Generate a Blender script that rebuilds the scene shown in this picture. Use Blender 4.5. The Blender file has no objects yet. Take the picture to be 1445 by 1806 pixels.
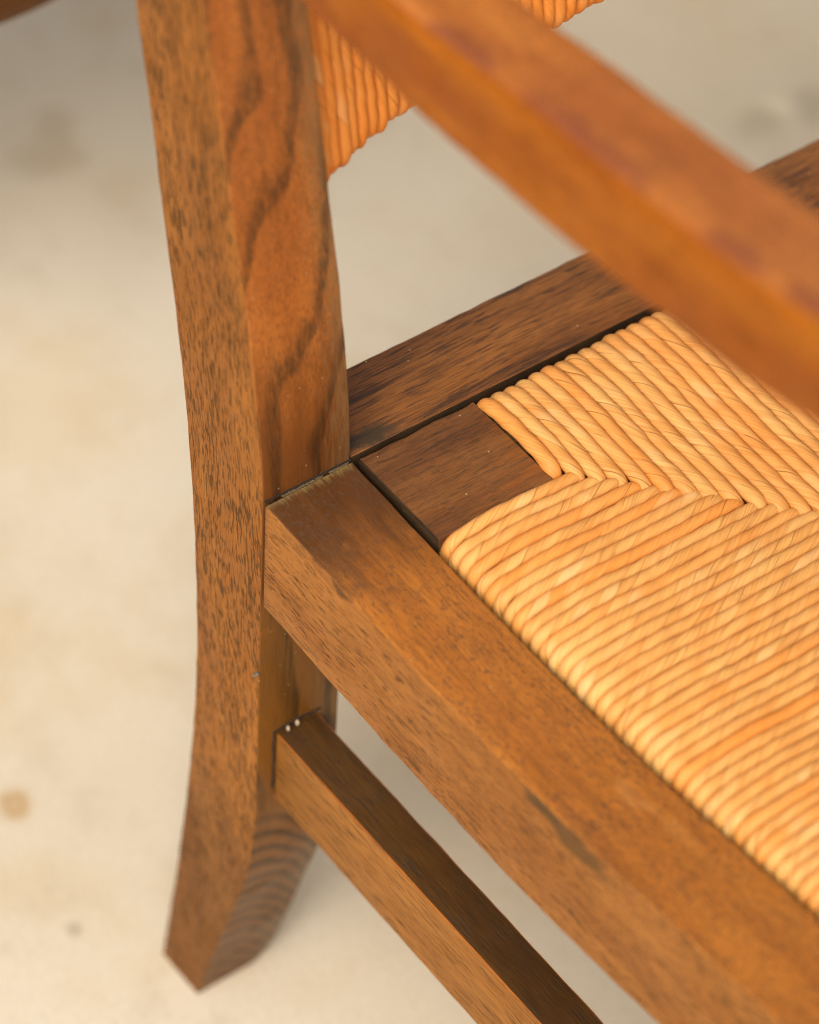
import bpy, math, random
import numpy as np
from mathutils import Matrix, Vector, noise as mnoise
random.seed(7); rng = np.random.default_rng(7)
sc = bpy.context.scene
H = 0.4035                      # height of the seat rail top above the floor

# ------------------------------------------------------------------ camera
cam_d = bpy.data.cameras.new('camera'); cam = bpy.data.objects.new('camera', cam_d)
sc.collection.objects.link(cam); sc.camera = cam
cam_d.sensor_fit = 'HORIZONTAL'; cam_d.sensor_width = 24.0; cam_d.lens = 97.64
cam_d.clip_start = 0.05; cam_d.clip_end = 200
rt = Vector((0.59944671, 0.79902434, 0.04715669)); up = Vector((-0.6019925, 0.41123318, 0.68446497)); bk = Vector((0.52751177, -0.43868825, 0.72751904))
m = Matrix((rt, up, bk)).transposed().to_4x4(); m.translation = Vector((0.76054475, -0.59860491, 0.99613653 + H))
cam.matrix_world = m
cam_d.dof.use_dof = True; cam_d.dof.focus_distance = 1.402; cam_d.dof.aperture_fstop = 3.9; cam_d.dof.aperture_blades = 9

# ------------------------------------------------------------------ light
SUN_ELEV, SUN_AZ = math.radians(45), math.radians(-55)        # azimuth from +X, counter-clockwise
world = bpy.data.worlds.new('World'); sc.world = world; world.use_nodes = True
wn, wl = world.node_tree.nodes, world.node_tree.links
bg = wn['Background']
sky = wn.new('ShaderNodeTexSky'); sky.sky_type = 'NISHITA'; sky.sun_disc = False
sky.sun_elevation = SUN_ELEV; sky.sun_rotation = math.pi/2 - SUN_AZ; sky.dust_density = 6.0; sky.air_density = 1.0
hs = wn.new('ShaderNodeHueSaturation'); hs.inputs['Saturation'].default_value = 0.10
wl.new(sky.outputs[0], hs.inputs['Color']); wl.new(hs.outputs[0], bg.inputs[0])
bg.inputs[1].default_value = 0.125
sun_d = bpy.data.lights.new('sun', 'SUN'); sun_d.energy = 2.75; sun_d.angle = math.radians(42); sun_d.color = (1.0, 0.94, 0.86)
sun = bpy.data.objects.new('sun', sun_d); sc.collection.objects.link(sun)
sun.rotation_euler = Vector((math.cos(SUN_ELEV)*math.cos(SUN_AZ), math.cos(SUN_ELEV)*math.sin(SUN_AZ), math.sin(SUN_ELEV))).to_track_quat('Z', 'Y').to_euler()
sun.location = (1, -1, 3)
vs = sc.view_settings; vs.view_transform = 'Standard'; vs.look = 'None'; vs.gamma = 1; vs.exposure = 0.02
cy = sc.cycles; cy.use_denoising = True; cy.denoising_prefilter = 'NONE'; cy.denoising_input_passes = 'RGB_ALBEDO_NORMAL'; cy.use_adaptive_sampling = False
cy.filter_width = 1.15; cy.max_bounces = 4; cy.diffuse_bounces = 3; cy.glossy_bounces = 2; cy.transmission_bounces = 0; cy.caustics_reflective = False; cy.caustics_refractive = False

# ------------------------------------------------------------------ node helper
class N:
    def __init__(s, name):
        s.mat = bpy.data.materials.new(name); s.mat.use_nodes = True
        s.t = s.mat.node_tree; s.b = s.t.nodes['Principled BSDF']
        s.tc = s.t.nodes.new('ShaderNodeTexCoord'); s.obj = s.tc.outputs['Object']
    def put(s, sock, v):
        if isinstance(v, bpy.types.NodeSocket): s.t.links.new(v, sock)
        elif isinstance(v, (tuple, list)) and len(v) == 3 and sock.type == 'RGBA': sock.default_value = (*v, 1)
        else: sock.default_value = v
    def math(s, op, a, b=0.0, c=None, clamp=False):
        n = s.t.nodes.new('ShaderNodeMath'); n.operation = op; n.use_clamp = clamp
        s.put(n.inputs[0], a); s.put(n.inputs[1], b)
        if c is not None: s.put(n.inputs[2], c)
        return n.outputs[0]
    def vmul(s, v, k):
        n = s.t.nodes.new('ShaderNodeVectorMath'); n.operation = 'MULTIPLY'; s.put(n.inputs[0], v); s.put(n.inputs[1], k); return n.outputs[0]
    def vadd(s, v, k):
        n = s.t.nodes.new('ShaderNodeVectorMath'); n.operation = 'ADD'; s.put(n.inputs[0], v); s.put(n.inputs[1], k); return n.outputs[0]
    def noise(s, v, scale=1.0, detail=2.0, rough=0.5, col=False, dist=0.0):
        n = s.t.nodes.new('ShaderNodeTexNoise'); s.put(n.inputs['Vector'], v)
        n.inputs['Scale'].default_value = scale; n.inputs['Detail'].default_value = detail
        n.inputs['Roughness'].default_value = rough; n.inputs['Distortion'].default_value = dist
        return n.outputs['Color' if col else 'Fac']
    def step(s, v, lo, hi, a=0.0, b=1.0):
        n = s.t.nodes.new('ShaderNodeMapRange'); n.interpolation_type = 'SMOOTHSTEP'; s.put(n.inputs[0], v)
        for i, q in zip((1, 2, 3, 4), (lo, hi, a, b)): s.put(n.inputs[i], q)
        return n.outputs[0]
    def mix(s, f, a, b, mode='MIX'):
        n = s.t.nodes.new('ShaderNodeMix'); n.data_type = 'RGBA'; n.blend_type = mode
        s.put(n.inputs[0], f); s.put(n.inputs[6], a); s.put(n.inputs[7], b); return n.outputs[2]
    def sep(s, v):
        n = s.t.nodes.new('ShaderNodeSeparateXYZ'); s.put(n.inputs[0], v); return n.outputs
    def comb(s, x, y, z):
        n = s.t.nodes.new('ShaderNodeCombineXYZ'); s.put(n.inputs[0], x); s.put(n.inputs[1], y); s.put(n.inputs[2], z); return n.outputs[0]
    def vor(s, v, scale):
        n = s.t.nodes.new('ShaderNodeTexVoronoi'); s.put(n.inputs['Vector'], v); n.inputs['Scale'].default_value = scale
        return n.outputs['Distance'], n.outputs['Color']
    def bump(s, h, strength, dist):
        n = s.t.nodes.new('ShaderNodeBump'); s.put(n.inputs['Height'], h); n.inputs['Strength'].default_value = strength; n.inputs['Distance'].default_value = dist
        s.t.links.new(n.outputs[0], s.b.inputs['Normal'])
    def out(s, col, rough, spec=0.5):
        s.put(s.b.inputs['Base Color'], col); s.put(s.b.inputs['Roughness'], rough); s.b.inputs['Specular IOR Level'].default_value = spec
        return s.mat

def srgb(r, g, b):
    return tuple(((c/255+.055)/1.055)**2.4 if c > 10 else c/255/12.92 for c in (r, g, b))

def wood(name, axis, light, mid, dark, pore=0.75, pore_cut=0.56, pore_col=None, pscale=(760, 95), ring=0.0, ring_space=0.013, ring_off=(0.05, 0.02), ring_col=None, ring_low=0.0,
         streak=0.0, streak_col=None, zones=(), grime=0.3, rough=0.42, spec=0.4, seed=0.0, speck=0.5, shear=0.0, soft=.11, gain=.80, stains=()):
    """stained oak: axis = grain direction (0, 1, 2)"""
    n = N(name); v0 = n.vadd(n.obj, (seed, seed*1.7, seed*0.6))
    k = [pscale[0]]*3; k[axis] = pscale[1]
    warp = n.noise(v0, 9, 2, col=True); v = n.vadd(v0, n.vmul(n.vadd(warp, (-.5, -.5, -.5)), (.005, .005, .005)))
    if shear:
        sx = n.sep(v); comp = list(sx); o = (axis+1) % 3
        big = n.noise(v0, 5, 1)
        comp[0] = n.math('ADD', n.math('ADD', comp[0], n.math('MULTIPLY', comp[axis], shear)), n.math('MULTIPLY', n.math('SUBTRACT', big, .5), .03))
        v = n.comb(*comp)
    kb = [55.]*3; kb[axis] = 9.
    broad = n.noise(n.vmul(v, tuple(kb)), 1, 4, .6)
    col = n.mix(n.step(broad, .32, .68), mid, light)
    kf = [1900.]*3; kf[axis] = 55.
    fib = n.noise(n.vmul(v, tuple(kf)), 1, 2, .6)
    col = n.mix(n.step(fib, .40, .66, 0, .50), col, dark)
    for (ax, lo, hi, zc, amt, *fq) in zones:      # older, darker stain or dirt left on some lengths of the piece
        q = n.math('ADD', n.sep(n.obj)[ax], n.math('MULTIPLY', n.math('SUBTRACT', n.noise(n.vmul(v0, fq[0] if fq else tuple(kb)), 1.0 if fq else 1.3, 4, .65), .5), abs(hi-lo)*(2.6 if fq else 1.4)))
        col = n.mix(n.math('MULTIPLY', n.step(q, lo, hi), amt), col, zc, 'MIX')
    if ring:
        kr = [11.]*3; kr[axis] = 4.2
        wob = n.noise(n.vmul(v0, tuple(kr)), 1, 3, .55)
        s_ = n.sep(v0); p = [s_[i] for i in range(3) if i != axis]
        a = n.math('MULTIPLY', n.math('ADD', p[0], ring_off[0]), 1.7); b = n.math('ADD', p[1], ring_off[1])
        r = n.math('SQRT', n.math('ADD', n.math('MULTIPLY', a, a), n.math('MULTIPLY', b, b)))
        r = n.math('ADD', r, n.math('MULTIPLY', wob, .055))
        r = n.math('ADD', r, n.math('MULTIPLY', s_[axis], .05))
        if ring_low: band0 = n.step(n.sep(n.obj)[axis], -.235, -.195)
        fr = n.math('FRACT', n.math('DIVIDE', r, ring_space))
        band = n.math('MULTIPLY', n.step(fr, .52, .84), n.step(fr, .90, 1.0, 1, 0))
        band = n.math('MULTIPLY', band, n.step(n.noise(n.vmul(v, tuple(x*.5 for x in k)), 1, 3, .6), .30, .60, .35, 1.))
        if ring_low: band = n.math('MULTIPLY', band, band0)
        col = n.mix(n.math('MULTIPLY', band, ring), col, ring_col or (.4, .4, .4), 'MULTIPLY')
    if ring_low:                                  # arched growth rings where the foot is sawn across the grain
        s2 = n.sep(n.obj); yq = n.math('ADD', s2[1], .045)
        c2 = n.math('ADD', s2[2], n.math('ADD', n.math('MULTIPLY', n.math('MULTIPLY', yq, yq), 26.), n.math('MULTIPLY', n.noise(v0, 22, 2), .012)))
        f2 = n.math('FRACT', n.math('DIVIDE', c2, .0135))
        b2 = n.math('MULTIPLY', n.step(f2, .25, .62), n.step(f2, .72, .98, 1, 0))
        b2 = n.math('MULTIPLY', b2, n.step(s2[2], -.195, -.235))
        col = n.mix(n.math('MULTIPLY', b2, .85), col, (.26, .26, .24), 'MULTIPLY')
    if streak:
        ks = [240.]*3; ks[axis] = 14.
        st = n.noise(n.vmul(v, tuple(ks)), 1, 4, .65)
        ms = [30.]*3; ms[axis] = 12.
        st = n.math('MULTIPLY', n.step(st, .50, .64), n.step(n.noise(n.vmul(v, tuple(ms)), 1, 2), .34, .58))
        col = n.mix(n.math('MULTIPLY', st, streak), col, streak_col)
    por = n.noise(n.vmul(v, tuple(k)), 1, 2.5, .62)
    kp = [60.]*3; kp[axis] = 18.
    patch = n.noise(n.vmul(v, tuple(kp)), 1, 2)
    pm = n.step(n.math('ADD', por, n.math('MULTIPLY', n.math('SUBTRACT', patch, .5), .22)), pore_cut, pore_cut+soft)
    pf = n.math('MULTIPLY', pm, pore)
    col = n.mix(pf, col, pore_col or dark)
    for (px, py, pz, rad, sc_, amt) in stains:    # single marks: (centre, radius, colour, amount)
        d = n.t.nodes.new('ShaderNodeVectorMath'); d.operation = 'DISTANCE'
        kk = [1.]*3; kk[axis] = .35
        n.put(d.inputs[0], n.vmul(n.vadd(n.obj, n.vmul(n.vadd(n.noise(v0, 90, 3, col=True), (-.5,)*3), (.012,)*3)), tuple(kk))); n.put(d.inputs[1], tuple(a_*b_ for a_, b_ in zip((px, py, pz), kk)))
        col = n.mix(n.step(d.outputs['Value'], rad*.45, rad, amt, 0), col, sc_)
    g = n.noise(v0, 34, 5, .65)
    col = n.mix(n.step(g, .54, .74, 0, grime), col, dark)
    wear = n.noise(n.vadd(v0, (3.1, 1.2, .4)), 48, 4, .7)
    col = n.mix(n.step(wear, .60, .78, 0, .30), col, light)
    d1, c1 = n.vor(v0, 210)
    dots = n.math('MULTIPLY', n.step(d1, .05, .11, 1, 0), n.step(n.sep(c1)[0], .89, .93))
    col = n.mix(n.math('MULTIPLY', dots, speck), col, srgb(205, 180, 150))
    col = n.mix(1.0, col, (gain, gain*.98, gain*.72), 'MULTIPLY')
    n.bump(n.math('ADD', n.math('MULTIPLY', pm, -1.0), n.math('ADD', n.math('MULTIPLY', fib, .7), n.math('MULTIPLY', dots, 1.5))), .35, .0004)
    rg = n.math('ADD', n.math('MULTIPLY', n.step(g, .35, .7), .16), n.math('ADD', n.math('MULTIPLY', pm, .18), rough-.06))
    return n.out(col, rg, spec)

# ------------------------------------------------------------------ materials
OR_L, OR_M, OR_D = srgb(198, 126, 52), srgb(176, 104, 40), srgb(92, 58, 28)
M = {}
M['post_side'] = wood('oak_post_side', 2, srgb(176, 110, 48), srgb(158, 94, 38), srgb(80, 52, 26), pore=.78, pore_cut=.49, soft=.11, gain=.82, pore_col=srgb(74, 48, 22), pscale=(860, 125), shear=.16, grime=.12, seed=.3, speck=.1, spec=.2, rough=.55,
    zones=((2, -.17, -.30, srgb(104, 66, 32), .6),))
M['post_front'] = wood('oak_post_front', 2, srgb(178, 106, 54), srgb(156, 88, 42), srgb(80, 50, 30), gain=.96, pore=.40, pore_cut=.58, pore_col=srgb(76, 52, 36), pscale=(1000, 36), ring=.85, ring_space=.0150, ring_off=(.012, .03), ring_col=(.28, .36, .55), ring_low=-1.0, streak=.30, streak_col=srgb(86, 52, 30), grime=.30, seed=1.1, rough=.42, spec=.28, speck=.45,
    zones=((2, .085, .025, srgb(102, 58, 27), .85), (2, -.055, -.075, srgb(116, 74, 26), .75), (1, -.016, .002, srgb(128, 98, 72), .75, (900, 900, 16))))
M['rail_top'] = wood('oak_rail_top', 0, srgb(194, 120, 52), srgb(170, 100, 42), srgb(86, 58, 36), gain=.88, pore=.62, pore_cut=.545, soft=.08, pore_col=srgb(92, 64, 48), pscale=(1000, 330), streak=.40, streak_col=srgb(110, 68, 36), grime=.5, seed=2.3, rough=.50, spec=.30, speck=.7,
    zones=((0, .080, .018, srgb(78, 46, 24), .92), (0, .0060, .0008, srgb(140, 118, 82), .85, (90, 1100, 90))), stains=((.205, -.014, 0, .006, srgb(204, 138, 82), .35), (.228, -.012, 0, .006, srgb(200, 134, 74), .3), (.197, -.028, 0, .004, srgb(96, 64, 48), .7), (.2, -.034, 0, .003, srgb(96, 64, 48), .7)))
M['rail_side'] = wood('oak_rail_side', 0, gain=.84, light=srgb(178, 114, 58), mid=srgb(160, 98, 46), dark=srgb(80, 52, 30), pore=.85, pore_cut=.555, soft=.07, pore_col=srgb(80, 50, 28), pscale=(1350, 125), grime=.18, seed=3.9, rough=.58, spec=.2, speck=.1,
    stains=((.186, -.045, -.0075, .006, srgb(78, 58, 38), .8), (.21, -.045, -.009, .008, srgb(92, 66, 40), .8), (.057, -.045, -.004, .0035, srgb(86, 54, 26), .8)))
M['edge'] = wood('oak_worn_edge', 0, srgb(190, 112, 42), srgb(164, 90, 30), srgb(96, 58, 24), pore=.3, grime=.35, seed=5.0, speck=0, rough=.4)
M['edge_y'] = wood('oak_worn_edge_cross', 1, srgb(206, 130, 60), srgb(176, 104, 44), srgb(110, 66, 30), pore=.3, grime=.35, seed=5.5, speck=0, rough=.4)
M['edge_z'] = wood('oak_worn_edge_upright', 2, srgb(198, 120, 52), srgb(184, 106, 44), srgb(120, 70, 30), pore=.2, grime=.2, seed=5.9, speck=0, rough=.4)
M['back_rail'] = wood('oak_back_rail', 1, srgb(166, 104, 54), srgb(132, 78, 38), srgb(62, 40, 24), pore=.75, pore_cut=.53, pore_col=srgb(60, 38, 26), pscale=(900, 46), streak=.9, streak_col=srgb(66, 42, 28), grime=.35, seed=7.1, rough=.45, spec=.45, speck=.8,
    stains=((-.006, .012, 0, .007, srgb(58, 48, 38), .9),))
M['block'] = wood('dark_oak_block', 1, srgb(140, 90, 54), srgb(112, 68, 42), srgb(56, 38, 26), gain=.80, pore=.5, pore_cut=.58, pore_col=srgb(60, 46, 34), pscale=(700, 60), streak=.65, streak_col=srgb(152, 88, 42), grime=.3, seed=8.8, rough=.52, spec=.3, speck=1.0)
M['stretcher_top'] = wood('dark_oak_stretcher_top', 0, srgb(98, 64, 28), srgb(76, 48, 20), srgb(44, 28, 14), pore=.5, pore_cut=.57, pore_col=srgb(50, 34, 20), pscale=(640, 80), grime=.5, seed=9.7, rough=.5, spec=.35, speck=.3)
M['stretcher_side'] = wood('oak_stretcher_side', 0, srgb(170, 112, 58), srgb(150, 94, 44), srgb(78, 50, 26), gain=.88, pore=.82, pore_cut=.55, pore_col=srgb(88, 56, 28), pscale=(1200, 60), soft=.08, grime=.15, seed=10.4, rough=.6, spec=.2, speck=.1,
    zones=((0, .06, .0, srgb(134, 86, 36), .6),))
M['arm'] = wood('oak_armrest', 0, srgb(196, 118, 56), srgb(168, 92, 40), srgb(98, 56, 36), gain=.92, streak=.5, streak_col=srgb(140, 74, 40), pore=.3, pore_cut=.58, pscale=(360, 90), grime=.3, seed=12.2, rough=.30, spec=.5, speck=.2,
    stains=tuple((.10+.043*i+.01*math.sin(i*2.3), -.040, .302+.0037*i, .008, srgb(124, 64, 46), .70) for i in range(5)))
M['arm_side'] = wood('oak_armrest_side', 0, srgb(186, 104, 14), srgb(158, 80, 6), srgb(96, 46, 6), pore=.3, pore_cut=.58, pscale=(360, 90), grime=.35, seed=13.2, rough=.5, spec=.2, speck=.1)
M['plain'] = wood('oak_plain', 2, srgb(190, 116, 46), srgb(168, 96, 34), OR_D, seed=14, speck=.1)
M['plain_x'] = wood('oak_plain_long', 0, srgb(190, 116, 46), srgb(168, 96, 34), OR_D, seed=15, speck=.1)
M['plain_y'] = wood('oak_plain_cross', 1, srgb(190, 116, 46), srgb(168, 96, 34), OR_D, seed=16, speck=.1)
M['raw'] = wood('raw_frame_wood', 1, srgb(168, 128, 82), srgb(140, 102, 62), srgb(64, 46, 28), grime=.6, seed=17, rough=.7, spec=.2)
M['gap'] = wood('gap_shade_oak', 0, srgb(70, 50, 32), srgb(54, 38, 24), srgb(34, 24, 16), grime=.4, seed=19, rough=.7, spec=.2, speck=.2)  # shade of the narrow gaps put into the colour of their inner faces
M['table'] = wood('brown_table_wood', 1, srgb(120, 70, 18), srgb(100, 56, 12), srgb(60, 34, 10), pore=.3, grime=.2, seed=18, speck=0)

def simple(name, col, rough, nscale=400., amt=.4):
    n = N(name); c = n.mix(n.step(n.noise(n.obj, nscale, 3), .35, .7, 0, amt), col, tuple(x*.4 for x in col)); return n.out(c, rough, .3)
M['grime'] = simple('dark_joint_grime', srgb(48, 36, 26), .9)
M['fluff'] = simple('grey_dust_fluff', srgb(120, 108, 94), .95)
M['dust'] = simple('caked_dust', srgb(104, 84, 56), .95, 900)
M['cocoon'] = simple('pale_residue', srgb(196, 172, 140), .9)
M['fibre'] = simple('loose_fibre', srgb(214, 160, 96), .7)
M['straw'] = simple('straw_stuffing', srgb(120, 82, 36), .95)

def rush():
    n = N('rush_cord'); uv = n.tc.outputs['UV']; s = n.sep(uv); U, V = s[0], s[1]
    oi = n.t.nodes.new('ShaderNodeObjectInfo'); rnd = oi.outputs['Random']
    att = n.t.nodes.new('ShaderNodeAttribute'); att.attribute_name = 'tone'; tone = att.outputs['Fac']
    fl = n.math('FLOOR', U); fr = n.math('FRACT', U)
    off = n.math('MULTIPLY', n.math('ADD', rnd, tone), 37.0)
    leaf = n.noise(n.comb(n.math('MULTIPLY', fl, 5.37), n.math('MULTIPLY', V, 9.), off), 1, 1)
    fib = n.noise(n.comb(n.math('MULTIPLY', U, 13.), n.math('MULTIPLY', V, 22.), off), 1, 3, .65)
    fine = n.noise(n.comb(n.math('MULTIPLY', U, 42.), n.math('MULTIPLY', V, 40.), off), 1, 2, .6)
    col = n.mix(n.step(leaf, .25, .75), srgb(216, 148, 70), srgb(227, 171, 94))
    col = n.mix(n.step(fib, .44, .70, 0, .75), col, srgb(184, 110, 40))
    col = n.mix(n.step(fine, .50, .74, 0, .50), col, srgb(244, 208, 142))
    col = n.mix(n.step(tone, 0.0, 1.0, 0, .75), col, srgb(226, 128, 34))
    pale = n.noise(n.comb(n.math('MULTIPLY', fl, 2.11), n.math('MULTIPLY', V, 26.), n.math('ADD', off, 9.)), 1, 2)
    col = n.mix(n.step(pale, .56, .80, 0, .42), col, srgb(246, 212, 150))
    brn = n.noise(n.comb(n.math('MULTIPLY', U, 3.1), n.math('MULTIPLY', V, 55.), n.math('ADD', off, 4.)), 1, 4, .7)
    col = n.mix(n.step(brn, .64, .80, 0, .25), col, srgb(176, 100, 40))
    # overlap line of each wound leaf
    vis = n.step(n.noise(n.comb(n.math('MULTIPLY', n.math('ROUND', U), 3.7), n.math('MULTIPLY', V, 40.), off), 1, 2), .50, .62)
    edge = n.math('MINIMUM', fr, n.math('SUBTRACT', 1.0, fr))
    seam = n.math('MULTIPLY', n.step(edge, .0, .05, 1, 0), vis)
    col = n.mix(n.math('MULTIPLY', seam, .85), col, srgb(128, 74, 26))
    n.bump(n.math('ADD', n.math('MULTIPLY', fib, .8), n.math('ADD', n.math('MULTIPLY', fine, .5), n.math('MULTIPLY', seam, -1.2))), .45, .0005)
    rg = n.step(fine, .3, .7, .50, .64)
    return n.out(col, rg, .4)
M['rush'] = rush()

def floor_mat():
    n = N('pale_concrete'); v = n.obj
    base = n.mix(n.step(n.noise(v, 2.2, 4, .55), .35, .65), srgb(203, 186, 159), srgb(212, 198, 174))
    base = n.mix(n.step(n.noise(n.vadd(v, (4., 2., 0)), 9, 4, .6), .50, .70, 0, .35), base, srgb(196, 168, 124))
    base = n.mix(n.step(n.noise(n.vadd(v, (1., 7., 0)), 26, 5, .65), .50, .75, 0, .30), base, srgb(176, 156, 126))
    base = n.mix(n.step(n.noise(v, 300, 4, .65), .45, .70, 0, .34), base, srgb(170, 150, 122))
    base = n.mix(n.step(n.noise(n.vadd(v, (2., 5., 0)), 60, 3, .7), .62, .76, 0, .45), base, srgb(224, 210, 184))
    def spot(x, y, r, c, amt, ring=0.):
        nonlocal base
        d = n.t.nodes.new('ShaderNodeVectorMath'); d.operation = 'DISTANCE'
        n.put(d.inputs[0], n.vadd(v, n.vmul(n.vadd(n.noise(v, 34, 3, col=True), (-.5,)*3), (r*1.6, r*1.6, 0)))); n.put(d.inputs[1], (x, y, 0.))
        f = n.step(d.outputs['Value'], r*.25, r*1.15, amt, 0)
        if ring: f = n.math('MULTIPLY', f, n.step(d.outputs['Value'], r*.1, r*.65, 1-ring, 1))
        base = n.mix(f, base, c)
    spot(-.202, -.055, .013, srgb(170, 128, 66), .85, .35)
    spot(-.63, .245, .030, srgb(160, 132, 92), .40); spot(-.66, .262, .02, srgb(160, 132, 92), .35)
    spot(-.405, .645, .022, srgb(160, 142, 112), .45); spot(-.395, .69, .024, srgb(150, 140, 118), .45); spot(-.41, .668, .015, srgb(226, 208, 178), .6)
    spot(-.115, -.073, .006, srgb(140, 124, 96), .5)
    spot(-.45, .10, .09, srgb(200, 172, 124), .25); spot(-.33, -.02, .07, srgb(200, 172, 124), .22)
    n.bump(n.noise(v, 300, 4, .6), .25, .001)
    return n.out(base, .75, .3)
M['floor'] = floor_mat()

# ------------------------------------------------------------------ mesh helpers
def link(o, parent=None):
    sc.collection.objects.link(o)
    if parent is not None: o.parent = parent
    return o
def mesh_obj(name, verts, faces, mats, parent=None, fmat=None, sharp=40):
    me = bpy.data.meshes.new(name); me.from_pydata([tuple(v) for v in verts], [], faces)
    for k in mats: me.materials.append(M[k])
    if fmat is not None: me.polygons.foreach_set('material_index', fmat)
    me.polygons.foreach_set('use_smooth', [True]*len(me.polygons))
    me.update(); me.set_sharp_from_angle(angle=math.radians(sharp))
    return link(bpy.data.objects.new(name, me), parent)

def beam(name, stations, axis, mats, parent, r=.0014, seg=3, wear=.0003, end_wear=0.0, wseed=0.0):
    """Sweep a rounded rectangle along an axis. stations: (t, a0, a1, b0, b1), a/b = the other two axes in order.
    mats = [minus a, plus a, minus b, plus b, corners, ends]"""
    names = []
    for q in mats:
        if q and q not in names: names.append(q)
    idx = [names.index(q) if q else 0 for q in mats]
    oa = [i for i in range(3) if i != axis]
    V, F, fm = [], [], []
    def ring(t, a0, a1, b0, b1, r):
        pts = []
        for ci, (ca, cb, st) in enumerate(((a1-r, b1-r, 0), (a0+r, b1-r, 90), (a0+r, b0+r, 180), (a1-r, b0+r, 270))):
            for j in range(seg+1):
                w = math.radians(st + 90*j/seg)
                # a worn corner: radius wanders along the length
                q = mnoise.noise(Vector((t*60+wseed+ci*9.1, ci*3.3, wseed)))*wear*1.5 + mnoise.noise(Vector((t*240+wseed, ci*5.7, wseed+4)))*wear
                pts.append((ca+(r-q*1.0)*math.cos(w)-0*q, cb+(r-q)*math.sin(w)))
        return pts
    n = 4*(seg+1); first = True
    st2 = []
    (t0, *c0), (t1, *c1) = stations[0], stations[-1]
    e = r*.6; sg = 1 if t1 > t0 else -1
    st2.append((t0, *(c0[0]+e, c0[1]-e, c0[2]+e, c0[3]-e)))
    st2.append((t0+sg*e, *c0)); st2 += [s for s in stations[1:-1]]; st2.append((t1-sg*e, *c1))
    st2.append((t1, c1[0]+e, c1[1]-e, c1[2]+e, c1[3]-e))
    for k, (t, a0, a1, b0, b1) in enumerate(st2):
        for j, (a, b) in enumerate(ring(t, a0, a1, b0, b1, r)):
            tt = t
            if end_wear and k < 3:
                tt += sg*end_wear*max(0, mnoise.noise(Vector((a*260, b*260, 7.7+wseed)))+.15)
            co = [0, 0, 0]; co[axis] = tt; co[oa[0]] = a; co[oa[1]] = b; V.append(co)
    flip = (axis == 1)
    for k in range(len(st2)-1):
        for j in range(n):
            q = (k*n+j, k*n+(j+1) % n, (k+1)*n+(j+1) % n, (k+1)*n+j)
            F.append(q if ((sg > 0) != flip) else q[::-1])
            c = j % (seg+1); side = j // (seg+1)
            if c < seg and mats[4] is not None: fm.append(idx[4])
            elif c < seg:
                nb = {0: (1, 3), 1: (3, 0), 2: (0, 2), 3: (2, 1)}[side]; fm.append(idx[nb[0] if c < seg/2 else nb[1]])
            else: fm.append(idx[{0: 3, 1: 0, 2: 2, 3: 1}[side]])
            if k in (0, len(st2)-2): fm[-1] = idx[5]
    a = tuple(range(n)); b = tuple(range((len(st2)-1)*n, len(st2)*n))
    ok = (sg > 0) != flip
    F.append(a[::-1] if ok else a); F.append(b if ok else b[::-1]); fm += [idx[5]]*2
    o = mesh_obj(name, V, F, names, parent, fm, 35); o.location = (0, 0, H); return o

def sub(st, step=.006):
    """resample a station list"""
    st = np.array(st, float); L = abs(st[-1, 0]-st[0, 0]); n = max(2, int(L/step))
    ts = np.linspace(st[0, 0], st[-1, 0], n+1)
    o = np.argsort(st[:, 0]); return [(t, *[float(np.interp(t, st[o, 0], st[o, c])) for c in range(1, 5)]) for t in ts]

def spline(xs, ys, q):
    """smooth interpolation (Catmull-Rom style cubic Hermite)"""
    xs, ys = np.array(xs, float), np.array(ys, float); o = np.argsort(xs); xs, ys = xs[o], ys[o]
    mm = np.gradient(ys, xs); q = np.atleast_1d(np.asarray(q, float)); i = np.clip(np.searchsorted(xs, q)-1, 0, len(xs)-2)
    h = xs[i+1]-xs[i]; t = np.clip((q-xs[i])/h, 0, 1)
    return (2*t**3-3*t**2+1)*ys[i]+(t**3-2*t**2+t)*h*mm[i]+(-2*t**3+3*t**2)*ys[i+1]+(t**3-t**2)*h*mm[i+1]

ZX = [0, .05, .10, .14, .18, .225, .275, .33, .45]; ZZ = [0, -.0026, -.0046, -.0052, -.0046, -.0014, .0042, .0105, .022]
zr = lambda x: float(spline(ZX, ZZ, x)[0])
zrv = lambda x: spline(ZX, ZZ, x)
W = .045; Y2 = .520; XF = .4460        # post width, inner distance between the posts, front of the side rails

# ------------------------------------------------------------------ floor
def grid_floor():
    o = mesh_obj('floor', [(-40, -40, 0), (40, -40, 0), (40, 40, 0), (-40, 40, 0)], [(0, 1, 2, 3)], ['floor'])
    o['kind'] = 'structure'
grid_floor()

# ------------------------------------------------------------------ armchair frame
chair = bpy.data.objects.new('armchair', None); link(chair)
chair['label'] = 'brown oak armchair with woven rush seat and back, seen up close'; chair['category'] = 'armchair'

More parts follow.
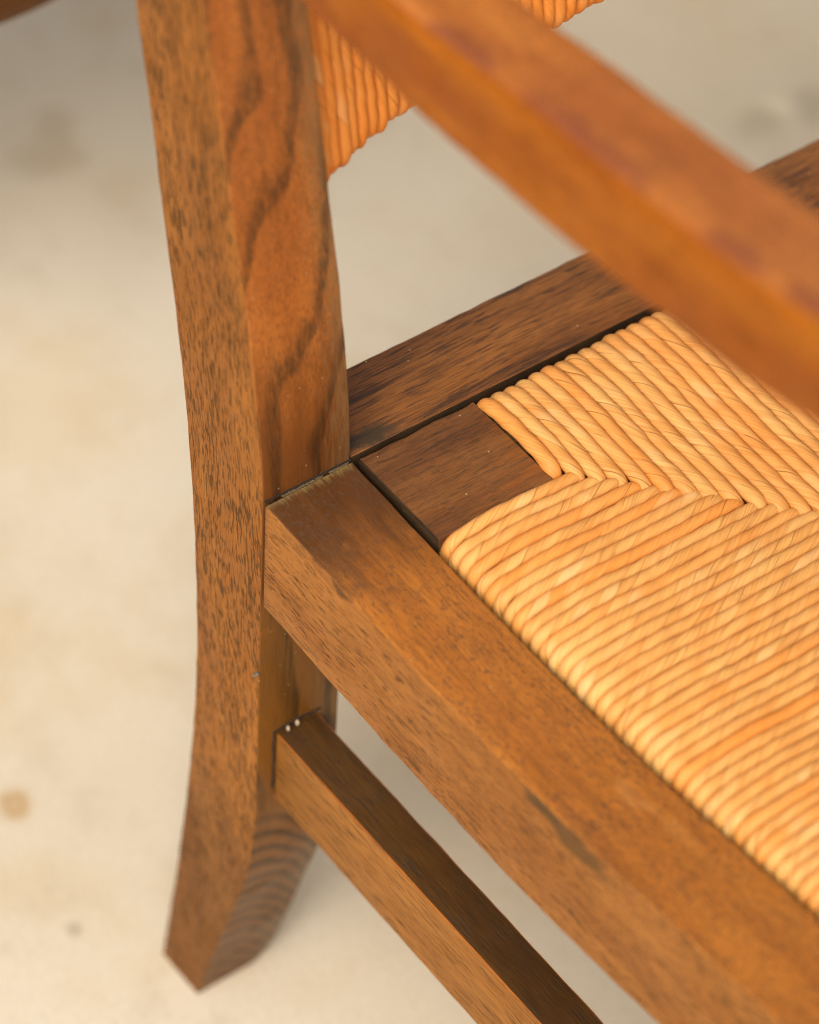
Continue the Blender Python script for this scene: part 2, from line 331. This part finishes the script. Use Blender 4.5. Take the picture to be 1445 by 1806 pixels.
FZ = [.62, .45, .3300, .2308, .184, .1353, .0839, .0423, .012, -.02, -.062, -.12, -.1635, -.22, -.25, -.275, -.3056, -.35, -.388, -.4035]
FX = [-.128, -.092, -.0655, -.0440, -.0335, -.0224, -.0110, -.0038, -.0004, 0, 0, 0, 0, -.0012, -.0046, -.0100, -.0192, -.0318, -.0430, -.0465]
BZ = [.62, .45, .33, .2007, .1641, .1124, .0555, -.0129, -.0487, -.095, -.1392, -.1806, -.25, -.3011, -.3559, -.385, -.4035]
BX = [-.163, -.135, -.114, -.0898, -.0823, -.0732, -.0627, -.0534, -.0505, -.0484, -.0478, -.0496, -.0563, -.0628, -.0706, -.0752, -.0780]
def rear_post(y0, y1, ws):
    foot = lambda z: .015*(1-math.sqrt(max(0, 1-min(1, max(0, (-.377-z)/.0265))**2)))     # rounded toe
    zs = np.concatenate([np.linspace(-.4035, -.36, 40)[:-1], np.linspace(-.36, .62, 180)]); fx = spline(FZ, FX, zs); bx = spline(BZ, BX, zs)
    return beam('rear_post', [(float(z), float(b), float(f), y0, y1-foot(float(z))) for z, f, b in zip(zs, fx, bx)], 2,
                ['plain', 'post_front', 'post_side', 'post_side', None, 'plain'], chair, r=.0011, seg=4, wear=.0002, wseed=ws)
rear_post(-W, 0, 1.0); rear_post(Y2, Y2+W, 21.0)

def side_rail(y0, y1, ws):
    xs = np.linspace(.0012, XF-.002, 110)
    return beam('side_rail', [(float(x), y0, y1, zr(x)-.0625, zr(x)) for x in xs], 0,
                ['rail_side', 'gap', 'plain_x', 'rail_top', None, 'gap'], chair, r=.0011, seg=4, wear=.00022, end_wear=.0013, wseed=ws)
side_rail(-W+.0003, -.0002, 3.0); side_rail(Y2+.0002, Y2+W-.0003, 33.0)
beam('back_rail', sub([(.0004, -.0446, -.0006, -.055, 0), (Y2-.0004, -.0446, -.0006, -.055, 0)]), 1,
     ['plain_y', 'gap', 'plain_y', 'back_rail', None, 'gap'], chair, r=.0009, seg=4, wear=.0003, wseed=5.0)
zf = zr(XF)
beam('front_rail', sub([(.0004, XF+.0005, XF+.040, zf-.07, zf-.004), (Y2-.0004, XF+.0005, XF+.040, zf-.07, zf-.004)]), 1,
     ['plain_y', 'plain_y', 'plain_y', 'plain_y', 'edge_y', 'plain_y'], chair, wseed=6.0)
def stretcher(y0, y1, ws):
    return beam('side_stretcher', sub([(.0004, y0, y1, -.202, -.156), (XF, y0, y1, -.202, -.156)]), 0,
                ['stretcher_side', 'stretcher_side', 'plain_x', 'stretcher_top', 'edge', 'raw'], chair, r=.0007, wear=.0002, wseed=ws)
stretcher(-.0345, -.0122, 8.0); stretcher(Y2+.0122, Y2+.0345, 38.0)
beam('cross_stretcher', sub([(-.0120, .37, .392, -.196, -.160), (Y2+.0120, .37, .392, -.196, -.160)]), 1,
     ['plain_y']*4+['edge_y', 'plain_y'], chair, wseed=9.0)
AXs = [-.075, .0, .0781, .13, .1683, .1985, .2594, .2818, .36, .50]; AZ = [.272, .2655, .2612, .2619, .2640, .2666, .2745, .2792, .294, .315]
def front_leg(y0, y1, ws):
    top = float(spline(AXs, AZ, XF+.02)[0])-.001
    return beam('front_leg', sub([(-.4035, XF+.0005, XF+.043, y0, y1), (top, XF+.0005, XF+.043, y0, y1)]), 2,
                ['plain', 'plain', 'post_side', 'plain', 'edge_z', 'plain'], chair, wseed=ws)
front_leg(-W, 0, 11.0); front_leg(Y2, Y2+W, 41.0)
def armrest(y0, y1, ws):
    xs = np.linspace(-.0515, .50, 90); lo = spline(AXs, AZ, xs); th = np.interp(xs, [-.06, .07, .14, .25, .5], [.038, .0415, .0465, .0450, .044])
    s_ = 1 if y0 < .1 else -1; ex = np.interp(xs, [.1, .2, .30, .5], [0, .0010, .0035, .004])
    return beam('armrest', [(float(x), y0-float(q)*.5, y1+float(q), float(z-.001), float(z-.001+t)) for x, z, t, q in zip(xs, lo, th, ex)], 0,
                ['arm_side', 'arm_side', 'arm_side', 'arm', None, 'plain_x'], chair, r=.0080, seg=8, wear=.0003, wseed=ws)
armrest(-.0435, -.0045, 12.0); armrest(Y2+.0045, Y2+.0435, 42.0)

# ------------------------------------------------------------------ rush cords
def cord_mesh(path, side, R, around=24, pitch=.036, lobes=3, seed=0, step=.0011, squash=1.0):
    """path: (n,3) polyline; side: horizontal left vector kept constant"""
    P = np.array(path, float); d = np.r_[0, np.cumsum(np.linalg.norm(np.diff(P, axis=0), axis=1))]
    n = max(8, int(d[-1]/step)); s = np.linspace(0, d[-1], n)
    P = np.stack([np.interp(s, d, P[:, i]) for i in range(3)], 1)
    ker = np.ones(5)/5
    for _ in range(2):
        Q = P.copy()
        for i in range(3): Q[2:-2, i] = np.convolve(P[:, i], ker, 'valid')
        P = Q
    T = np.gradient(P, axis=0); T /= np.linalg.norm(T, axis=1)[:, None]
    Ls = np.array(side, float)[None] - T*(T@np.array(side, float))[:, None]; Ls /= np.linalg.norm(Ls, axis=1)[:, None]
    Nn = np.cross(T, Ls)
    r_ = np.random.default_rng(int(seed*1000)+11)
    ph = r_.uniform(0, 1); amp = r_.uniform(.5, 1.1)
    tw = s/pitch*lobes/1.0
    tw = tw + .16*np.sin(s*2*np.pi/.047+r_.uniform(0, 6)) + .03*np.sin(s*2*np.pi/.021+r_.uniform(0, 6)) + ph
    thick = 1 + .035*np.sin(s*2*np.pi/.031+r_.uniform(0, 6)) + .025*np.sin(s*2*np.pi/.013+r_.uniform(0, 6))
    th = np.linspace(-np.pi/2, 1.5*np.pi, around+1)               # seam underneath
    U = lobes*th[None]/(2*np.pi) + tw[:, None]
    fr = U - np.floor(U)
    saw = np.where(fr < .86, fr/.86, (1-fr)/.14)
    lobe_amp = .13*amp*(.75+.5*np.sin(np.floor(U)*2.4+ph*6))
    rad = R*thick[:, None]*(1 + lobe_amp*(saw-.55))
    X = P[:, None]+rad[..., None]*(np.cos(th)[None, :, None]*Ls[:, None]+squash*np.sin(th)[None, :, None]*Nn[:, None])
    A = around+1
    V = X.reshape(-1, 3)
    k, j = np.meshgrid(np.arange(n-1), np.arange(around), indexing='ij')
    F = np.stack([k*A+j, k*A+j+1, (k+1)*A+j+1, (k+1)*A+j], -1).reshape(-1, 4)[:, ::-1]
    UV = np.stack([U, np.repeat(s[:, None], A, 1)+ph], -1).reshape(-1, 2)
    return V, F, UV
def cords_to_obj(name, items, parent, tone=None):
    Vs, Fs, Us, Ts, o = [], [], [], [], 0
    for (V, F, UV), tn in items:
        Vs.append(V); Fs.append(F+o); Us.append(UV); Ts.append(np.full(len(V), tn)); o += len(V)
    V = np.concatenate(Vs); F = np.concatenate(Fs); UV = np.concatenate(Us); T = np.concatenate(Ts)
    me = bpy.data.meshes.new(name); me.vertices.add(len(V)); me.vertices.foreach_set('co', V.astype(np.float32).ravel())
    me.loops.add(F.size); me.loops.foreach_set('vertex_index', F.ravel().astype(np.int32))
    me.polygons.add(len(F)); me.polygons.foreach_set('loop_start', np.arange(0, F.size, 4, dtype=np.int32))
    me.polygons.foreach_set('use_smooth', np.ones(len(F), bool))
    ul = me.uv_layers.new(name='UVMap'); ul.data.foreach_set('uv', UV[F.ravel()].astype(np.float32).ravel())
    at = me.attributes.new('tone', 'FLOAT', 'POINT'); at.data.foreach_set('value', T.astype(np.float32))
    me.materials.append(M['rush']); me.update(calc_edges=True); me.validate()
    ob = link(bpy.data.objects.new(name, me), parent); ob.location = (0, 0, 0); return ob

# seat: a loose frame dropped between the rails, wound with cord
X0, X1, YA, YB = .0013, .4447, .0031, Y2-.0031
XM, YM = (X0+X1)/2, (YA+YB)/2
DG = .0152                                        # the mitre runs at y = x + DG
def seat_frame():
    V, F, fm = [], [], []
    def box(x0, x1, y0, y1, z0, z1):
        b = len(V)
        nx = 24 if x1-x0 > .1 else 1
        for i in range(nx+1):
            x = x0+(x1-x0)*i/nx; q = zr(x)
            V.extend([(x, y0, z0+q), (x, y1, z0+q), (x, y1, z1+q), (x, y0, z1+q)])
        F.append((b, b+1, b+2, b+3)); e = b+4*nx; F.append((e+3, e+2, e+1, e))
        for i in range(nx):
            for j in range(4):
                F.append((b+4*i+j, b+4*i+4+j, b+4*i+4+(j+1) % 4, b+4*i+(j+1) % 4))
    box(X0+.0555, X1-.0555, YA+.004, YA+.034, -.026, -.0038)
    box(X0+.0555, X1-.0555, YB-.034, YB-.004, -.026, -.0038)
    box(X0+.004, X0+.034, YA+.0615, YB-.0615, -.026, -.0038)
    box(X1-.034, X1-.004, YA+.0615, YB-.0615, -.026, -.0038)
    o = mesh_obj('seat_frame', V, F, ['raw'], chair); o.location = (0, 0, H); return o
seat = seat_frame()
def block(x0, x1, y0, y1, ws):
    zt = -.0008
    b = beam('corner_block', sub([(y0, x0, x1, zr((x0+x1)/2)-.028, zr((x0+x1)/2)+zt+.0012), (y1, x0, x1, zr((x0+x1)/2)-.028, zr((x0+x1)/2)+zt+.0012)], .003), 1,
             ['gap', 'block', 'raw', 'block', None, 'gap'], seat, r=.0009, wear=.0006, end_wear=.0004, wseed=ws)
    b.location = (0, 0, 0); return b
block(X0, X0+.0550, YA, YA+.0608, 50.); block(X0, X0+.0550, YB-.0608, YB, 51.); block(X1-.055, X1, YA, YA+.0608, 52.); block(X1-.055, X1, YB-.0608, YB, 53.)
def stuffing():
    V, F = [], []
    xs = np.linspace(X0+.036, X1-.036, 30)
    for x in xs:
        for (y, z) in ((YA+.036, -.016), (YB-.036, -.016), (YB-.036, -.0055), (YA+.036, -.0055)): V.append((x, y, z+zr(x)))
    for i in range(29):
        for j in range(4): F.append((4*i+j, 4*i+4+j, 4*i+4+(j+1) % 4, 4*i+(j+1) % 4))
    F += [(0, 1, 2, 3), (119, 118, 117, 116)]
    mesh_obj('stuffing', V, F, ['straw'], seat)
stuffing()

R1, R2 = .00304, .00350
def over(u, u_end, edge, R):
    """height of the cord axis above the rail line, u = distance from the outer edge inwards"""
    pass
def cord_path(edge, end, fixed, along, zbase, sgn, R, seed, dive=.0065, lift=0.0):
    """edge -> end along axis `along`; fixed = coordinate on the other axis"""
    r_ = np.random.default_rng(int(seed*997)+5)
    rb = .0058+r_.uniform(-.0006, .0010); zc = .0006+r_.uniform(-.0004, .0005)+lift
    pts = []
    for z in (-.030, -.024, -.018, -.013): pts.append((edge+R*.9, z+zc))
    for a in np.linspace(0, 90, 9)[1:]:
        w = math.radians(a); pts.append((edge+R*.9+rb*(1-math.cos(w)), zc-rb+rb*math.sin(w)-.0))
    s0 = edge+R*.9+rb; L = abs(end)-0; e = end-.0048
    for q in np.linspace(0, 1, max(4, int((e-s0)/.006)))[1:]:
        u = s0+(e-s0)*q
        crown = .0016*math.sin(min(1, (u-s0)/.05)*math.pi) - .0022*min(1, max(0, (u-s0-.03)/.10))
        pts.append((u, zc+crown))
    zl = pts[-1][1]
    for a in np.linspace(0, 90, 8)[1:]:
        w = math.radians(a); pts.append((e+.0046*math.sin(w), zl-.0046*(1-math.cos(w))))
    pts.append((e+.0046, zl-.0046-dive))
    off = r_.uniform(-.00018, .00018); w1, w2 = r_.uniform(0, 6, 2)
    out = []
    for u, z in pts:
        f = fixed+off+.00016*math.sin(u*130+w1)+.0001*math.sin(u*310+w2)
        out.append((u, f, z))
    return out
def side_cord(x, seed, hi=True, right=False):
    yd = (x+DG if x < XM else (2*XM-x)+DG)+.0022
    p = cord_path(YA, yd, x, 1, 0, 1, R1, seed, lift=.0002)
    if right: P = [(f, YA+YB-u, z+zr(f)) for u, f, z in p]; side = (1, 0, 0)
    else: P = [(f, u, z+zr(f)) for u, f, z in p]; side = (-1, 0, 0)
    return cord_mesh(P, side, R1, 24 if hi else 8, seed=seed, step=.0011 if hi else .004, pitch=.031, squash=.93)
def back_cord(y, seed, hi=True, front=False):
    yy = y if y < YM else YA+YB-y
    xd = min(yy-DG, XM)+.0018
    p = cord_path(X0-.0003, xd, y, 0, 0, 1, R2, seed, lift=.0006)
    if front: P = [(X0+X1-u, f, z+zr(X0+X1-u)) for u, f, z in p]; side = (0, -1, 0)
    else: P = [(u, f, z+zr(max(0, u))) for u, f, z in p]; side = (0, 1, 0)
    return cord_mesh(P, side, R2, 24 if hi else 8, seed=seed, step=.0011 if hi else .004, pitch=.038, squash=.94)
tone = lambda: .75*float(rng.beta(1.2, 2.0))
i = 0; x = X0+.0550+R1*.98; rest = []
while x < X1-.0550-R1:
    cords_to_obj('seat_cord', [(side_cord(x, i+.1), tone())], seat)
    rest.append((side_cord(x, i+300.1, False, True), tone())); i += 1; x += .00592
cords_to_obj('woven_cords', rest, seat)['kind'] = 'stuff'
i = 0; y = YA+.0608+R2*.95; rest = []; restb = []
while y < YB-.0608-R2:
    if y < .36: cords_to_obj('seat_cord', [(back_cord(y, i+100.1), tone())], seat)
    else: restb.append((back_cord(y, i+100.1, False), tone()))
    rest.append((back_cord(y, i+400.1, False, True), tone())); i += 1; y += .00682
cords_to_obj('woven_cords', rest+restb, seat)['kind'] = 'stuff'

def fibres():
    r_ = np.random.default_rng(5); Vs, Fs, o = [], [], 0
    for _ in range(70):
        x, y = r_.uniform(.06, .30), r_.uniform(.012, .11)
        if y > x+DG:
            a0 = r_.uniform(-.35, .25)
        else: a0 = math.pi/2+r_.uniform(-.2, .55)
        L = r_.uniform(.003, .009); bend = r_.uniform(-1.2, 1.2); n = 9; rad = r_.uniform(.00007, .00014); pts = []
        px, py = x, y
        for k in range(n):
            t = k/(n-1); a = a0+bend*t; px += math.cos(a)*L/n; py += math.sin(a)*L/n
            pts.append((px, py, zr(px)+.0030+.0011*math.sin(t*math.pi)))
        for (qx, qy, qz) in pts:
            for j in range(4):
                w = math.pi/2*j; Vs.append((qx+rad*math.cos(w)*math.sin(a0), qy-rad*math.cos(w)*math.cos(a0), qz+rad*math.sin(w)))
        for k in range(n-1):
            for j in range(4): Fs.append((o+4*k+j, o+4*k+(j+1) % 4, o+4*k+4+(j+1) % 4, o+4*k+4+j))
        o += 4*n
    f = mesh_obj('loose_fibres', Vs, Fs, ['fibre'], seat, None, 180); f['kind'] = 'stuff'
fibres()

# backrest: cord wound up and down over a bowed frame
def bx_(y):
    return float(spline([0, .03, .06, .10, .14, .26, .38, .42, .46, .49, .52], [-.0285, -.0405, -.0480, -.0540, -.0575, -.0625, -.0575, -.0540, -.0480, -.0405, -.0285], y)[0])
LEAN = -.224
def back_frame():
    V, F = [], []
    ys = np.linspace(.001, Y2-.001, 60)
    o = None
    for zc, nm in ((.138, 'backrest_frame'), (.455, 'top_bar')):
        V, F = [], []; b = 0
        for y in ys:
            x = bx_(y)-.0035+LEAN*(zc-.13)
            for dx, dz in ((-.014, -.012), (-.003, -.012), (-.003, .012), (-.014, .012)): V.append((x+dx, y, zc+dz))
        for k in range(len(ys)-1):
            for j in range(4): F.append((b+4*k+j, b+4*k+(j+1) % 4, b+4*k+4+(j+1) % 4, b+4*k+4+j))
        F.append((b+3, b+2, b+1, b)); e = b+4*(len(ys)-1); F.append((e, e+1, e+2, e+3))
        q = mesh_obj(nm, V, F, ['plain_y'], o or chair)
        if o is None: o = q; o.location = (0, 0, H)
    return o
bfr = back_frame()
def rest_cord(y, seed, hi=True):
    r_ = np.random.default_rng(int(seed*991)+3)
    R = .00345; zb = .1215+r_.uniform(-.0012, .0012); top = .470
    x0 = bx_(y)-R; t = .0090; pts = []
    for z in np.linspace(top, zb+t, 40): pts.append((x0+LEAN*(z-.13)+r_.uniform(-.0001, .0001), z))
    xe = x0+LEAN*(zb+t-.13)
    for a in np.linspace(0, 180, 16)[1:]:
        w = math.radians(a); pts.append((xe-t+t*math.cos(w), zb+t-t*math.sin(w)))
    for z in np.linspace(zb+t, top, 30)[1:]: pts.append((xe-2*t+LEAN*(z-zb-t), z))
    w1 = r_.uniform(0, 6); off = r_.uniform(-.0003, .0003)
    P = [(x, y+off+.0004*math.sin(z*70+w1), z) for x, z in pts]
    return cord_mesh(P, (0, 1, 0), R, 22 if hi else 8, seed=seed, step=.0013 if hi else .005, pitch=.036)
i = 0; y = .0072; rest = []
while y < Y2-.004:
    if y < .20: cords_to_obj('back_cord', [(rest_cord(y, i+600.1), .72+.5*tone())], bfr)
    else: rest.append((rest_cord(y, i+600.1, False), .5))
    i += 1; y += .00636
cords_to_obj('woven_cords', rest, bfr)['kind'] = 'stuff'

# ------------------------------------------------------------------ small things in the joints
def blob(name, c, rad, mat, parent, seed, stretch=(1, 1, 1), rough=.45, n=10):
    V, F = [], []
    for i in range(n+1):
        for j in range(2*n):
            a, b = math.pi*i/n, math.pi*j/n
            d = Vector((math.sin(a)*math.cos(b), math.sin(a)*math.sin(b), math.cos(a)))
            q = rad*(1+rough*mnoise.noise(d*1.7+Vector((seed, seed, seed))))
            V.append((c[0]+d.x*q*stretch[0], c[1]+d.y*q*stretch[1], c[2]+d.z*q*stretch[2]))
    for i in range(n):
        for j in range(2*n): F.append((i*2*n+j, (i+1)*2*n+j, (i+1)*2*n+(j+1) % (2*n), i*2*n+(j+1) % (2*n)))
    o = mesh_obj(name, V, F, [mat], parent, None, 180); o.location = (0, 0, H); return o
blob('pale_residue', (.0022, -.0295, -.1538), .0012, 'cocoon', chair, 1.0, (.8, .7, 1.3))
blob('pale_residue', (.0022, -.0245, -.1532), .0012, 'cocoon', chair, 2.0, (.8, .7, 1.3))
def strip(name, pts, hw, mat, seed, th=.0008):
    """ragged crumbly line: pts in (y, z) on the front of the post"""
    V, F = [], []
    for k, (x, y, z, nx) in enumerate(pts):
        a = hw*(.6+.9*abs(mnoise.noise(Vector((k*.31, seed, 0))))); b = hw*(.6+.9*abs(mnoise.noise(Vector((k*.31, seed, 5)))))
        dy, dz = nx
        hh = th*(.5+1.2*abs(mnoise.noise(Vector((k*.4, seed, 9)))))
        V += [(x-.0006, y-dy*a, z-dz*a), (x+hh, y-dy*a*.5, z-dz*a*.5), (x+hh, y+dy*b*.5, z+dz*b*.5), (x-.0006, y+dy*b, z+dz*b)]
    for k in range(len(pts)-1):
        for j in range(3): F.append((4*k+j, 4*k+4+j, 4*k+5+j, 4*k+1+j))
    o = mesh_obj(name, V, F, [mat], chair, None, 180); o.location = (0, 0, H); return o
strip('joint_grime', [(0.0002, -.0360+.0002*math.sin(k*.5), -.1535-.0012*k, (1, 0)) for k in range(34)], .0007, 'grime', 1.)
strip('joint_grime', [(0.0002, -.0365+.0011*k, -.1545+.0002*math.sin(k*.6)+.0011*math.sin(k/22*3.1), (0, 1)) for k in range(25)], .0009, 'grime', 2.)
0 and strip('dust_fluff', [(0.0006, -.0366+.0007*math.sin(k*1.7+1), -.158-.0011*k, (1, 0)) for k in range(28)], .0005, 'fluff', 3., .0012)
# caked dust and splinters along the side rail's end
def dust_line():
    for seed, y0, y1 in ((0, -.036, -.022), (1, -.0235, -.0145), (2, -.012, -.0015)):
        V, F = [], []; n = 44
        for k in range(n):
            y = y0+(y1-y0)*k/(n-1); e = math.sin(math.pi*k/(n-1))**.5
            w = e*(.0006+.0022*max(0, mnoise.noise(Vector((k*.5, 2.2+seed*7, 0)))+.25)); q = e*(.0002+.0007*max(0, mnoise.noise(Vector((k*.45, 8.2+seed*5, 1)))+.15))
            V += [(.0004, y, -.0012), (.0007, y, q-.0003), (.0008+w*.6, y, q-.0004), (.0010+w, y, -.0006)]
        for k in range(n-1):
            for j in range(3): F.append((4*k+j, 4*k+1+j, 4*k+5+j, 4*k+4+j))
        o = mesh_obj('caked_dust', V, F, ['dust'], chair, None, 180); o.location = (0, 0, H)
dust_line()

def crack():
    V, F = [], []; n = 90
    for k in range(n):
        y = -.0440+.0435*k/(n-1)
        a = .0002+.0006*max(0, mnoise.noise(Vector((k*.21, 1.1, 0)))); w = .0007+.0012*max(0, mnoise.noise(Vector((k*.37, 6.1, 2)))+.1)
        V += [(-.0002, y, .0003), (a+w, y, .0003)]
    for k in range(n-1): F.append((2*k, 2*k+1, 2*k+3, 2*k+2))
    o = mesh_obj('joint_crack', V, F, ['grime'], chair, None, 180); o.location = (0, 0, H)
crack()
blob('dust_fluff', (.0002, -.0462, -.1075), .0011, 'fluff', chair, 5.0, (.7, 1.6, .6), .8)
# ------------------------------------------------------------------ table behind, of which only the rim shows
def side_table():
    root = bpy.data.objects.new('side_table', None); link(root); cx, cy, R = -.608, .076, .222
    root.location = (cx, cy, 0); root['label'] = 'out-of-focus dark brown wooden furniture edge in the upper left corner'; root['category'] = 'table'
    def lathe(name, prof, mat, n=96):
        V, F = [], []
        for (r, z) in prof:
            for j in range(n): V.append((r*math.cos(2*math.pi*j/n), r*math.sin(2*math.pi*j/n), z))
        for i in range(len(prof)-1):
            for j in range(n): F.append((i*n+j, i*n+(j+1) % n, (i+1)*n+(j+1) % n, (i+1)*n+j))
        F.append(tuple(range(n))[::-1]); F.append(tuple(range((len(prof)-1)*n, len(prof)*n)))
        return mesh_obj(name, V, F, [mat], root)
    zt = H-.062
    lathe('table_top', [(R-.010, zt), (R-.002, zt+.003), (R, zt+.010), (R, zt+.034), (R-.002, zt+.038), (R-.006, zt+.040)], 'table')
    lathe('pedestal', [(.05, .03), (.026, .06), (.02, .12), (.022, .28), (.05, zt-.001)], 'table', 40)
    lathe('base', [(.066, 0), (.07, .01), (.066, .025), (.05, .0299)], 'table', 48)
side_table()
